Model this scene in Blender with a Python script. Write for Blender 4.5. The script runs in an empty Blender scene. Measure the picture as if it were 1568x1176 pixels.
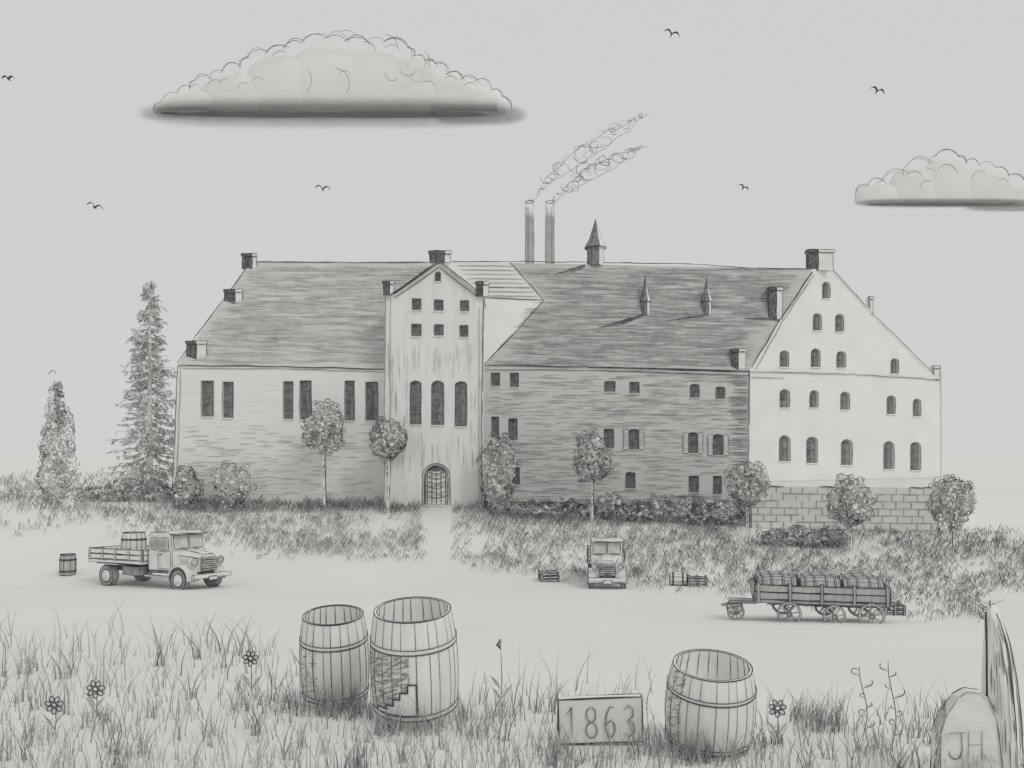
import bpy, math, random
from mathutils import Vector, Matrix
from mathutils.geometry import tessellate_polygon
random.seed(7)
R=random.random
def U(a,b): return a+(b-a)*R()
F=1300.0; CX=784.0; HY=690.0; CZ=3.45
def P(px,py,d): return Vector(((px-CX)/F*d, d, CZ+(HY-py)/F*d))
# ------------------------------------------------------------ terrain
TB=[(-80,1.8),(0,1.8),(4,1.95),(5.5,2.056),(7.15,2.2),(9.75,2.62),(13,3.13),(17.5,3.77),(22,4.37),(27,4.88),(36,5.68),(40.5,5.36),(45.5,4.83),(50,4.1),(54,3.45),(60,3.45),(6000,3.45)]
def hl(d):
    if d<=TB[0][0]: return TB[0][1]
    for (a,x),(b,y) in zip(TB,TB[1:]):
        if d<=b: return x+(y-x)*(d-a)/(b-a)
    return TB[-1][1]
def hd(d): 
    w=min(1.6,abs(d)*.1)
    return (hl(d-w)+hl(d-w/2)+hl(d)+hl(d+w/2)+hl(d+w))/5
def G(x,d): return Vector((x,d,CZ-hd(d)))
def dep(y):
    a,b=3.0,3000.0
    for _ in range(38):
        m=(a+b)/2
        if HY+hd(m)*F/m>y: a=m
        else: b=m
    return (a+b)/2
def GP(px,py):
    d=dep(py); return G((px-CX)/F*d,d)
# ------------------------------------------------------------ materials
def mat(name,c,c2=None,scale=4,st=(1,1,1),detail=4,lo=.35,hi=.65,rough=.9):
    m=bpy.data.materials.new(name); m.use_nodes=True; nt=m.node_tree
    b=nt.nodes['Principled BSDF']; b.inputs['Roughness'].default_value=rough
    b.inputs['Specular IOR Level'].default_value=.1
    if c2 is None: c2=c*.82
    tc=nt.nodes.new('ShaderNodeTexCoord'); mp=nt.nodes.new('ShaderNodeMapping'); mp.inputs['Scale'].default_value=st
    nz=nt.nodes.new('ShaderNodeTexNoise'); nz.inputs['Scale'].default_value=scale; nz.inputs['Detail'].default_value=detail
    rp=nt.nodes.new('ShaderNodeValToRGB')
    def col(v): return (v,v*.995,v*.98,1)
    rp.color_ramp.elements[0].position=lo; rp.color_ramp.elements[1].position=hi
    rp.color_ramp.elements[0].color=col(c2); rp.color_ramp.elements[1].color=col(c)
    nt.links.new(tc.outputs['Object'],mp.inputs[0]); nt.links.new(mp.outputs[0],nz.inputs[0])
    nt.links.new(nz.outputs[0],rp.inputs[0]); nt.links.new(rp.outputs[0],b.inputs['Base Color'])
    return m
G_D=mat('graphite_dark',.12,.05,3); G_M=mat('graphite_mid',.28,.15,3); G_L=mat('graphite_light',.47,.33,2); G_XL=mat('graphite_faint',.62,.5,2)
GR=[G_D,G_M,G_L,G_XL]
GROUND=mat('pale_ground',.835,.80,.15,detail=8)
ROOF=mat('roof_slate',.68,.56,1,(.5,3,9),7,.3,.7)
ROOFM=mat('roof_slate_shaded',.62,.49,1,(.45,3,8),7,.3,.7)  # drawn roof shade put into the slate colour, deeper here than above
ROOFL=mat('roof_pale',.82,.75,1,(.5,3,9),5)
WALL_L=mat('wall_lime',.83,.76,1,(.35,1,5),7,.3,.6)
WALL_C=mat('wall_lime_gable',.81,.73,1,(2.5,1,.5),7,.3,.6)
WALL_M=mat('wall_shaded',.68,.58,1,(.5,1,9),7,.3,.7)  # drawn shade of the long wall put into its base colour
WALL_R=mat('wall_white',.85,.80,.6)
PANE=mat('window_pane',.38,.19,1,(6,1,3),4,.3,.7)
DARK=mat('shaded_side',.22,.08,2,(4,4,2))
SPIRE=mat('spire_slate_shaded',.34,.16,2,(4,4,2))
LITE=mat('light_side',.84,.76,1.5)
BRICK=mat('terrace_brick',.81,.72,1.2)
WOOD=mat('pale_wood',.86,.74,1,(14,14,1.2),5,.3,.7)
WOODI=mat('pale_wood_inside',.92,.88,1,(14,14,1.2),5,.3,.7)
WOODD=mat('weathered_wood',.56,.38,1,(16,16,1.5),5,.3,.7)
METAL=mat('painted_metal',.82,.70,3)
METALD=mat('metal_dark',.44,.29,3)
GLASS=mat('cab_glass',.64,.52,3,(1,1,1))
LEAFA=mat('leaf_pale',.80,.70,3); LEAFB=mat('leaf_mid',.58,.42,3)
CLOUD=mat('cloud_white',.83,.80,.08)
STONE=mat('stone_pale',.78,.62,3,(1,1,2.5),6,.35,.6)
# ------------------------------------------------------------ mesh builder
class B:
    def __init__(s,mats): s.V=[];s.F=[];s.I=[];s.mats=mats;s.mt=None;s.k=1.0
    def v(s,p):
        p=Vector(p)
        if s.mt is not None: p=s.mt@p
        s.V.append(p); return len(s.V)-1
    def poly(s,pts,mi=0):
        s.F.append([s.v(p) for p in pts]); s.I.append(mi)
    def tube(s,pts,r,mi=0,n=3,taper=.4):
        pts=[Vector(p) for p in pts]; N=len(pts)
        if N<2: return
        b0=len(s.V)
        for i,p in enumerate(pts):
            t=(pts[min(i+1,N-1)]-pts[max(i-1,0)])
            if t.length<1e-9: t=Vector((0,0,1))
            t.normalize()
            ref=Vector((.1,1,.15)).normalized()
            if abs(t.dot(ref))>.9: ref=Vector((1,0,.2)).normalized()
            a=t.cross(ref).normalized(); c=t.cross(a)
            u=i/(N-1); rr=r*(taper+(1-taper)*math.sin(math.pi*min(1,max(0,u)))**.5) if taper<1 else r
            for k in range(n):
                an=2*math.pi*k/n
                s.v(p+a*(rr*math.cos(an))+c*(rr*math.sin(an)))
        for i in range(N-1):
            for k in range(n):
                k2=(k+1)%n
                s.F.append([b0+i*n+k,b0+i*n+k2,b0+(i+1)*n+k2,b0+(i+1)*n+k]); s.I.append(mi)
    def blade(s,pts,r,mi):
        pts=[Vector(p) for p in pts]; N=len(pts); b0=len(s.V)
        for i,p in enumerate(pts):
            rr=r*(1.05-i/(N-1))
            for k in range(3):
                an=2*math.pi*k/3+.5
                s.v(p+Vector((rr*math.cos(an),rr*math.sin(an),0)))
        for i in range(N-1):
            for k in range(3):
                k2=(k+1)%3
                s.F.append([b0+i*3+k,b0+i*3+k2,b0+i*3+3+k2,b0+i*3+3+k]); s.I.append(mi)
    def sk(s,p,q,r,mi=0,j=1.0,seg=None,twice=.0):
        p=Vector(p);q=Vector(q); L=(q-p).length
        n=seg or max(2,min(14,int(L/(r*30))+1))
        for rep in range(2 if R()<twice else 1):
            a=r*j
            pts=[p.lerp(q,i/n)+Vector((U(-a,a),U(-a,a)*.3,U(-a,a)))*.7 for i in range(n+1)]
            s.tube(pts,r*U(.75,1.1),mi,taper=.55)
    def box(s,x0,x1,y0,y1,z0,z1,mi=0,S=None,r=.01,smi=0):
        c=[(x0,y0,z0),(x1,y0,z0),(x1,y1,z0),(x0,y1,z0),(x0,y0,z1),(x1,y0,z1),(x1,y1,z1),(x0,y1,z1)]
        b=[s.v(p) for p in c]
        for f in ((0,1,2,3),(4,5,6,7),(0,1,5,4),(1,2,6,5),(2,3,7,6),(3,0,4,7)):
            s.F.append([b[i] for i in f]); s.I.append(mi)
        if S:
            for i,j in ((0,1),(1,2),(2,3),(3,0),(4,5),(5,6),(6,7),(7,4),(0,4),(1,5),(2,6),(3,7)):
                S.sk(c[i],c[j],r,smi)
    def prism(s,prof,y0,y1,mi=0,S=None,r=.01,smi=0,k1=1.0):
        A=[(x,y0,z) for x,z in prof]; C=[(x,y1,z) for x,z in prof]
        s.poly(A,mi); s.poly(C,mi)
        n=len(prof)
        for i in range(n):
            j=(i+1)%n; s.poly([A[i],A[j],C[j],C[i]],mi)
            if S:
                S.sk(A[i],A[j],r,smi); S.sk(C[i],C[j],r,smi); S.sk(A[i],C[i],r,smi)
    def lathe(s,c,axis,prof,n=24,mi=0,mfun=None):
        ax=Vector(axis).normalized(); a=ax.orthogonal().normalized(); b=ax.cross(a); c=Vector(c)
        b0=len(s.V)
        for h,r in prof:
            for k in range(n):
                t=2*math.pi*k/n; s.v(c+ax*h+a*(r*math.cos(t))+b*(r*math.sin(t)))
        for i in range(len(prof)-1):
            for k in range(n):
                k2=(k+1)%n
                s.F.append([b0+i*n+k,b0+i*n+k2,b0+(i+1)*n+k2,b0+(i+1)*n+k]); s.I.append(mfun(i,k) if mfun else mi)
    def ring(s,c,axis,rad,r,mi=0,n=28,t0=0,t1=2*math.pi,ref=None):
        ax=Vector(axis).normalized(); a=(ref or ax.orthogonal()).normalized(); b=ax.cross(a); c=Vector(c)
        s.tube([c+a*(rad*math.cos(t0+(t1-t0)*i/n))+b*(rad*math.sin(t0+(t1-t0)*i/n)) for i in range(n+1)],r,mi,taper=1)
    def ell(s,c,rx,ry,rz,mi=0,n=20,m=12,bump=.0,zmin=None):
        c=Vector(c); b0=len(s.V); ph=[U(0,6) for _ in range(6)]
        for i in range(m+1):
            th=math.pi*i/m
            for k in range(n):
                f=2*math.pi*k/n
                w=1+bump*(math.sin(3*f+ph[0]+2*th)*.5+math.sin(5*th+ph[1])*.4+math.sin(6*f+4*th+ph[2])*.3)
                p=c+Vector((rx*w*math.sin(th)*math.cos(f),ry*w*math.sin(th)*math.sin(f),rz*w*math.cos(th)))
                if zmin is not None and p.z<zmin: p.z=zmin
                s.v(p)
        for i in range(m):
            for k in range(n):
                k2=(k+1)%n
                s.F.append([b0+i*n+k,b0+i*n+k2,b0+(i+1)*n+k2,b0+(i+1)*n+k]); s.I.append(mi)
    def done(s,name,parent=None,smooth=False):
        o=Vector((0,0,0)) if parent is None else parent.matrix_basis.translation
        me=bpy.data.meshes.new(name); me.from_pydata([tuple(v-o) for v in s.V],[],s.F)
        for m in s.mats: me.materials.append(m)
        me.polygons.foreach_set('material_index',s.I)
        if smooth: me.polygons.foreach_set('use_smooth',[True]*len(me.polygons))
        me.update()
        ob=bpy.data.objects.new(name,me); bpy.context.scene.collection.objects.link(ob)
        if parent is not None: ob.parent=parent
        return ob
def empty(name,loc):
    e=bpy.data.objects.new(name,None); e.location=loc; e.empty_display_size=.3
    bpy.context.scene.collection.objects.link(e); return e
# ------------------------------------------------------------ ground
ys=[-60,-20,-5,0]+[i*.75 for i in range(1,90)]+[70,80,100,140,200,400,900,2000,5000]
xs=[-4000,-1500,-500,-200,-100]+[i*2.5 for i in range(-30,31)]+[100,200,500,1500,4000]
g=B([GROUND]); 
for y in ys:
    for x in xs: g.v((x,y,CZ-hd(y)))
W=len(xs)
for i in range(len(ys)-1):
    for j in range(W-1): g.F.append([i*W+j,i*W+j+1,(i+1)*W+j+1,(i+1)*W+j]); g.I.append(0)
g.done('ground',smooth=True)
# ------------------------------------------------------------ building
DB=54.2
def vplane(pa,da,pb,db):
    xa,xb=(pa-CX)/F*da,(pb-CX)/F*db
    nx,ny=(db-da),-(xb-xa); c=nx*xa+ny*da
    L=math.hypot(nx,ny); inw=Vector((-nx/L,-ny/L,0))
    if inw.y<0: inw=-inw
    def Wf(px,py,off=0):
        d=c/(nx*(px-CX)/F+ny); return P(px,py,d)+inw*off
    return Wf
WF=vplane(270,DB,1147,DB)
WC=vplane(590,DB-1.3,740,DB-1.3)
WR=vplane(1147,DB,1440,DB+9)
e1,e2,e3=WF(272,560),WF(1147,567),WR(1243,412)
nrm=(e2-e1).cross(e3-e1).normalized()
cam=Vector((0,0,CZ))
def RF(px,py,off=0):
    dr=P(px,py,1.0)-cam; t=(e1-cam).dot(nrm)/dr.dot(nrm); p=cam+dr*t
    n=nrm if nrm.y<0 else -nrm
    return p+n*off
bld=empty('brewery_building',WF(784,772))
pane=B([PANE,LITE,WOODD]); ln=B(GR); LR=.8*DB/F
def wall(name,outer,wins,Wf,m):
    b=B([m]); loops=[outer]; 
    for w in wins:
        x0,y0,x1,y1,a=w
        if a:
            n=8; rs=(x1-x0)*.5*a
            pts=[(x0,y1),(x1,y1)]+[((x0+x1)/2+(x1-x0)/2*math.cos(math.pi*i/n),y0+rs-rs*math.sin(math.pi*i/n)) for i in range(n+1)]
        else: pts=[(x0,y1),(x1,y1),(x1,y0),(x0,y0)]
        pts=[(x+U(-.02,.02),y+U(-.02,.02)) for x,y in pts]
        loops.append(pts)
    flat=[p for l in loops for p in l]
    tr=tessellate_polygon([[Vector((x,-y,0)) for x,y in l] for l in loops])
    for x,y in flat: b.v(Wf(x,y))
    for t in tr: b.F.append(list(t)); b.I.append(0)
    for l in loops[1:]:
        n=len(l)
        for i in range(n):
            j=(i+1)%n
            b.poly([Wf(*l[i]),Wf(*l[j]),Wf(*l[j],.22),Wf(*l[i],.22)])
            ln.sk(Wf(*l[i],-.01),Wf(*l[j],-.01),LR*.85,0 if R()<.4 else 1,.8)
        pane.poly([Wf(x,y,.2) for x,y in l],0)
        xa=min(p[0] for p in l);xb=max(p[0] for p in l);ya=min(p[1] for p in l);yb=max(p[1] for p in l)
        for q in range(int((yb-ya)/2.6)):
            yy=ya+3+q*2.6
            if yy<yb-1: ln.sk(Wf(xa+1,yy,.17),Wf(xa+(xb-xa)*U(.4,.8),yy-U(0,3),.17),LR*.5,0 if R()<.4 else 1)
        if xb-xa>9:
            xm=(xa+xb)/2; ln.sk(Wf(xm,ya+2,.16),Wf(xm,yb,.16),LR*.6,1)
            for q in range(1,max(2,int((yb-ya)/14))): 
                yy=ya+(yb-ya)*q/max(2,int((yb-ya)/14)); ln.sk(Wf(xa,yy,.16),Wf(xb,yy,.16),LR*.6,1)
        b.poly([Wf(xa-1,yb,-.07),Wf(xb+1,yb,-.07),Wf(xb+1,yb+1.6,-.07),Wf(xa-1,yb+1.6,-.07)]); b.poly([Wf(xa-1,yb,-.07),Wf(xb+1,yb,-.07),Wf(xb+1,yb,.02),Wf(xa-1,yb,.02)])
    b.done(name,bld)
wl=[(308,583,327,638,0),(341,585,357,640,0),(434,584,449,642,0),(459,583,477,642,0),(528,583,543,644,0),(560,585,579,644,0)]
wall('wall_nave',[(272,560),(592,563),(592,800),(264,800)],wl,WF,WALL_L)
wc=[(631,457,645,475,0),(665,459,679,476,0),(705,460,718,477,0),(630,496,645,515,0),(665,497,679,514,0),(704,498,717,516,0),(628,583,645,650,.7),(661,583,680,651,.7),(697,584,715,653,.7),(666,416,675,431,1)]
wall('wall_front_gable',[(591,455),(602,452),(670,404),(676,404),(735,450),(740,455),(740,800),(588,800)],wc+[(650,714,686,773,.9)],WC,WALL_C)
wm=[(752,571,765,591,0),(781,571,794,593,0),(926,584,942,600,0),(964,585,979,602,0),(1057,588,1071,609,.4),(1096,592,1110,611,.4),(753,638,764,672,0),(779,641,792,674,0),(925,657,940,686,0),(963,657,978,688,.4),(1054,662,1068,694,.4),(1092,665,1107,697,.4),(783,716,796,742,0),(958,723,973,748,.4),(1055,729,1070,754,0),(1092,729,1105,757,0)]
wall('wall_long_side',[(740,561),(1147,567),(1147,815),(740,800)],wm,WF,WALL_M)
wr=[(1259,432,1271,457),(1245,480,1258,506),(1279,481,1292,508),(1194,537,1208,562),(1242,534,1256,562),(1281,538,1295,563),(1364,549,1376,572),(1194,596,1209,624),(1240,598,1253,624),(1287,600,1301,627),(1358,606,1371,634),(1398,611,1410,637),(1193,667,1210,706),(1235,669,1252,709),(1288,673,1305,712),(1353,676,1369,718),(1394,677,1410,720)]
wall('wall_end_gable',[(1147,567),(1243,412),(1273,412),(1430,574),(1440,574),(1438,800),(1147,800)],[w+(.9,) for w in wr],WR,WALL_R)
for x0,y0,x1,y1 in [(963,657,978,688),(1054,662,1068,694),(1092,665,1107,697)]:
    for a,b_ in ((x0-8,x0-.5),(x1+.5,x1+8)):
        pane.poly([WF(a,y0,-.05),WF(b_,y0,-.05),WF(b_,y1,-.05),WF(a,y1,-.05)],1)
        ln.sk(WF(a,y0,-.07),WF(a,y1,-.07),LR*.7,1);ln.sk(WF(b_,y0,-.07),WF(b_,y1,-.07),LR*.7,1);ln.sk(WF(a,y0,-.07),WF(b_,y0,-.07),LR*.7,1);ln.sk(WF(a,y1,-.07),WF(b_,y1,-.07),LR*.7,1)
        for q in range(9):
            yy=y0+(y1-y0)*(q+.7)/10; ln.sk(WF(a,yy,-.07),WF(b_,yy,-.07),LR*.5,1)
for q in range(6):
    yy=726+q*7.5
    ln.sk(WC(655,yy-3,.14),WC(668,yy,.14),LR*.8,0); ln.sk(WC(668,yy,.14),WC(682,yy-3,.14),LR*.8,0)
pane.poly([WC(652,722,.17),WC(685,722,.17),WC(685,773,.17),WC(652,773,.17)],1)
for x in (654,661,668,675,682): ln.sk(WC(x,722,.14),WC(x,774,.14),LR*.7,0)
n=14
for k in (0,3.2):
    ln.tube([WC(668+(18+k)*math.cos(math.pi*i/n),731-(18+k)*math.sin(math.pi*i/n),-.03) for i in range(n+1)],LR,0)
    ln.sk(WC(650-k,731,-.03),WC(650-k,774,-.03),LR,0);ln.sk(WC(686+k,731,-.03),WC(686+k,774,-.03),LR,0)
pane.done('windows_and_door',bld)
rf=B([ROOF,ROOFM,ROOFL,WALL_R])
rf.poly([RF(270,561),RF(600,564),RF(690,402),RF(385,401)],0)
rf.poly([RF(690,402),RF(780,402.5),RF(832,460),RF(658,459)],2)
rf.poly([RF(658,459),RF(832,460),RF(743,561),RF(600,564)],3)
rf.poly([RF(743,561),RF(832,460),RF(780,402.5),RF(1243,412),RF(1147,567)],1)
rL=RF(385,401); rR=WR(1243,412); rR2=WR(1273,412,.01); bR=WR(1430,574,.01)
eL=WF(272,560); half=Vector((rL.x-eL.x,rL.y-eL.y,0)); bL=eL+half*2
bL.y=min(bL.y,bR.y-1)
for t in ([rL,rR,rR2],[rL,rR2,bR],[rL,bR,bL]): rf.poly(t,0)
rf.done('roof',bld)
sh=B([WALL_L])
def dn(p,z=-1.2): return Vector((p.x,p.y,z))
sh.poly([dn(eL),eL,rL,bL,dn(bL)]); sh.poly([dn(bL),bL,bR,dn(bR)])
for x in (590,740):
    a=WC(x,455);b_=Vector((a.x,RF(x,455).y+1.5,a.z)); sh.poly([dn(a),a,b_,dn(b_)])
sh.done('rear_walls',bld)
gr=B([ROOFL,ROOF])
apx=WC(673,401,-.25)
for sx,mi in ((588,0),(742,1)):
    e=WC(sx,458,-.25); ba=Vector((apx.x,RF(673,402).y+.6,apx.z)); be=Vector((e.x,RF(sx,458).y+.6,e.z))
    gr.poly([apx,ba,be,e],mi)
gr.done('roof_front_gable',bld)
def L3(f,pts,r=1,mi=0,off=-.03,tw=.4):
    for a,b_ in zip(pts,pts[1:]): ln.sk(f(a[0],a[1],off),f(b_[0],b_[1],off),LR*r,mi,1.3,twice=tw)
RO=lambda x,y,o: RF(x,y,.04)
L3(WF,[(272,560),(264,765)],1.1,1); L3(WF,[(277,562),(270,762)],.8,2)
L3(WF,[(274,560),(430,561),(590,566)],1.3,0)
L3(WF,[(280,564),(430,565),(590,570)],.7,1)
L3(RO,[(272,556),(300,515),(345,455),(385,401)],1,0); L3(RO,[(385,401),(520,402),(660,402)],.9,1)
L3(RO,[(692,401),(780,401),(900,402),(1060,405),(1160,411),(1243,412)],1,0)
L3(WC,[(590,456),(588,770)],.9,2);L3(WC,[(598,458),(597,768)],.7,2); L3(WC,[(740,456),(738,600),(737,772)],1,1); L3(WC,[(734,470),(733,770)],.6,2)
L3(WC,[(600,453),(670,403)],1.1,0,-.3);L3(WC,[(604,457),(672,410)],.9,1,-.05);L3(WC,[(676,403),(738,452)],1.2,0,-.3);L3(WC,[(673,410),(732,456)],.9,1,-.05)
L3(WF,[(742,559),(900,562),(1147,569)],1.7,0);L3(WF,[(742,566),(900,567),(1147,575)],.8,0)
L3(RO,[(743,558),(790,508),(832,460),(806,430),(780,402)],1,0)
for q in range(8):
    y=407+q*6.6; L3(RO,[(700+q*5.5,y),(784+q*5.6,y+1)],.7,1)
L3(RO,[(742,456),(832,460)],.9,0)
L3(WR,[(1147,567),(1146,650),(1145,790)],1.2,1,-.04); L3(WR,[(1150,563),(1195,488),(1243,416)],1.3,0,-.08);L3(WR,[(1156,566),(1198,492),(1246,420)],.8,1,-.05)
L3(WR,[(1147,570),(1300,573),(1440,582)],1.1,1,-.05)
L3(WR,[(1273,412),(1330,475),(1430,574)],.8,1,-.08);L3(WR,[(1440,560),(1440,760)],.8,1,-.05)
L3(WR,[(1147,578),(1200,579)],.7,2,-.05)
for a,b_ in (((985,481),(915,503)),((1078,482),(1020,492)),((896,405),(848,421)),((1194,490),(1140,488))):
    for k in range(5): L3(RO,[(a[0],a[1]+k*.8),(b_[0]+k*9,b_[1]-k*1.2)],.8,1)  # cast shadows of turrets and stack, drawn as strokes on the roof
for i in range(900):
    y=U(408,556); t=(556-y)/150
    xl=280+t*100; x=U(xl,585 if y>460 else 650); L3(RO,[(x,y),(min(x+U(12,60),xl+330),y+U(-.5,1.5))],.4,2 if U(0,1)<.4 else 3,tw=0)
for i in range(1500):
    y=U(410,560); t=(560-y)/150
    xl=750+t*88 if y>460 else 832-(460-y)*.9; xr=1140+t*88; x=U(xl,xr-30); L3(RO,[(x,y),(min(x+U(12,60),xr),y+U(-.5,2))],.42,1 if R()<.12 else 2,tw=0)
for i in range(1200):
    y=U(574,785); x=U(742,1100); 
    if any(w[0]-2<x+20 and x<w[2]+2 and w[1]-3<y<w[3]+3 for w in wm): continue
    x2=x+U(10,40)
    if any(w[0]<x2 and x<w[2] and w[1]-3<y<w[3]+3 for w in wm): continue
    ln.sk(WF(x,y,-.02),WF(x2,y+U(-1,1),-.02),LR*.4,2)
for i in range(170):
    y=U(575,760); x=U(1112,1132); ln.sk(WF(x,y,-.02),WF(1144,y+U(-1,1),-.02),LR*.55,1 if R()<.4 else 2)  # denser strokes draw deeper shade at the wall's right end
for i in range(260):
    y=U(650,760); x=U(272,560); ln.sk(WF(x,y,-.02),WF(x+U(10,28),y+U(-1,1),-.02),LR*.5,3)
for i in range(150):
    x=U(592,736); y=U(520,700)
    if 625<x<718 and 575<y+30 and y<660: continue
    ln.sk(WC(x,y,-.02),WC(x,y+U(15,40),-.02),LR*.5,3)
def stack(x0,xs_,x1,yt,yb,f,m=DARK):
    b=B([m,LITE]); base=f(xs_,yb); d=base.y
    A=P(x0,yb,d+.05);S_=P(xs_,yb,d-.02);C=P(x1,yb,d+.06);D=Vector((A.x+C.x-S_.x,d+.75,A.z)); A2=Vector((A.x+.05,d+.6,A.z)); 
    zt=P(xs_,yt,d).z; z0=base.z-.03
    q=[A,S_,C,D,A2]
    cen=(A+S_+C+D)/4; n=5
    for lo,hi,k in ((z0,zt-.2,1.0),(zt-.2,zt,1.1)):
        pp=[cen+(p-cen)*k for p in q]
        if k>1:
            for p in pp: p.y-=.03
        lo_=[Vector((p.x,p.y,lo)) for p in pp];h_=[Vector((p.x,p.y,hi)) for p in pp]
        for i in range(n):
            j=(i+1)%n; b.poly([lo_[i],lo_[j],h_[j],h_[i]],0 if i in (0,4) else 1)  # shade painted in: left faces dark, right faces light
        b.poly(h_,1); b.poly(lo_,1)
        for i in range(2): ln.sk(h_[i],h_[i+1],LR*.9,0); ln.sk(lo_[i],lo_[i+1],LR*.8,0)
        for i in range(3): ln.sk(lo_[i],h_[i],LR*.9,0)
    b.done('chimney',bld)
for c in [(371,386,393,388,411),(344,360,371,443,464),(286,301,316,522,549)]: stack(*c,lambda x,y:RF(x,y))
for c in [(587,597,603,430,452),(729,740,748,431,454)]: stack(*c,lambda x,y:WC(x,y,-.2))
stack(658,681,690,384,402,lambda x,y:WC(x,y,-.2))
stack(1237,1253,1276,382,414,lambda x,y:WR(x,y,-.1))
stack(1177,1189,1198,440,489,lambda x,y:RF(x,y)); stack(1120,1131,1142,534,565,lambda x,y:RF(x,y))
stack(1330,1332,1337,454,480,lambda x,y:WR(x,y,.05),LITE); stack(1428,1430,1439,560,580,lambda x,y:WR(x,y,.05),LITE)
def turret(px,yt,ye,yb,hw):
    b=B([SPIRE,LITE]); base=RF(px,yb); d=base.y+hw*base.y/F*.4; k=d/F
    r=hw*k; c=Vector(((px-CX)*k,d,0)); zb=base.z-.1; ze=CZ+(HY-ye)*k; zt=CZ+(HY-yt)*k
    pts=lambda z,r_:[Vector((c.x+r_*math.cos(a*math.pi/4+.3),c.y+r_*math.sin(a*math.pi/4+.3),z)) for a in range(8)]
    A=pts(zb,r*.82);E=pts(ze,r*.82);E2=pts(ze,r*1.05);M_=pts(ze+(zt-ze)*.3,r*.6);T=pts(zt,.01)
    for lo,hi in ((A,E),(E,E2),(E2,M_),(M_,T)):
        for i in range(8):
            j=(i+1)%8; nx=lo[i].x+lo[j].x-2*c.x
            b.poly([lo[i],lo[j],hi[j],hi[i]],0 if nx<r*.35 else 1)  # left facets get the shaded colour, right ones the light colour
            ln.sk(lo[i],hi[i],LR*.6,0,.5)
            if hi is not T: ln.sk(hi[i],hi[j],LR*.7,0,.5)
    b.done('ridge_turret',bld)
turret(912,336,380,404,17); turret(988,424,462,480,8.5); turret(1082,426,462,480,8.5)
ln.done('pencil_lines',bld)
# terrace brick wall
TA=vplane(1150,48.2,1437,46.6)
tw=empty('brick_wall',TA(1290,800)); b=B([BRICK]); s=B(GR)
a,c=TA(1150,738),TA(1437,754); c.z=a.z=(a.z+c.z)/2
ba,bc=WR(1148,740,-.05),WR(1437,740,-.05); ba.z=bc.z=a.z
fa,fc=Vector((a.x,a.y,-2.6)),Vector((c.x,c.y,-2.6))
b.poly([fa,fc,c,a]);b.poly([a,c,bc,ba]);b.poly([fc,Vector((bc.x,bc.y,-2.6)),bc,c]);b.poly([fa,Vector((ba.x,ba.y,-2.6)),ba,a])
zt=a.z; off=Vector((0,-.02,0)); rows=7; zb=-1.35; LRt=.8*47/F
for r_ in range(rows+1):
    z=zt-(zt-zb)*r_/rows
    p,q=a.copy(),c.copy();p.z=q.z=z
    x=0
    while x<1:
        x2=min(1,x+U(.04,.12)); 
        if R()<.85: s.sk(p.lerp(q,x)+off,p.lerp(q,x2)+off,LRt*(1.3 if r_==0 else .7),0 if r_==0 else (1 if R()<.5 else 2))
        x=x2
    if r_<rows:
        for k in range(14):
            t=(k+(.5 if r_%2 else 0)+U(-.1,.1))/14
            if 0<t<1 and R()<.92:
                u=p.lerp(q,t)+off; s.sk(u,u-Vector((0,0,(zt-zb)/rows)),LRt*.7,1 if R()<.5 else 2)
s.sk(a+off,fa+off,LRt,1);s.sk(c+off,fc+off,LRt,1)
b.done('masonry',tw);s.done('joints',tw)
# factory chimneys & smoke
for px in (811,842):
    d=68; k=d/F; e=empty('factory_chimney',Vector(((px-CX)*k,d,0))); b=B([LITE,METALD]); s=B(GR); r=6.2*k
    x=(px-CX)*k; zt=CZ+(HY-319)*k
    b.lathe((x,d,-.5),(0,0,1),[(0,r*1.25),(zt-.3,r*.98),(zt-.3,r*1.06),(zt+.5,r*1.03),(zt+.5,r*.8),(zt-1,r*.75)],20)
    b.done('shaft',e,True)
    sd=1 if px>830 else -1
    for i in range(30):
        z=zt+.3-i*.19
        s.sk((x+sd*r*1.0,d-r*.4,z),(x+sd*r*.45,d-r*.95,z+U(-.03,.03)),.018,1)
        if R()<.3: s.sk((x-sd*r*.97,d-r*.4,z),(x-sd*r*.7,d-r*.8,z),.016,2)
    for sx in (-1,1): s.sk((x+sx*r*1.08,d,zt-9),(x+sx*r*1.03,d,zt+.4),.032,0 if sx==sd else 1,twice=.5)
    s.ring((x,d,zt+.5),(0,0,1),r*1.06,.03,0)
    s.sk((x+sd*r*.4,d-r,zt-9),(x+sd*r*.4,d-r,zt),.022,1)
    s.done('brick_courses',e)
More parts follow.
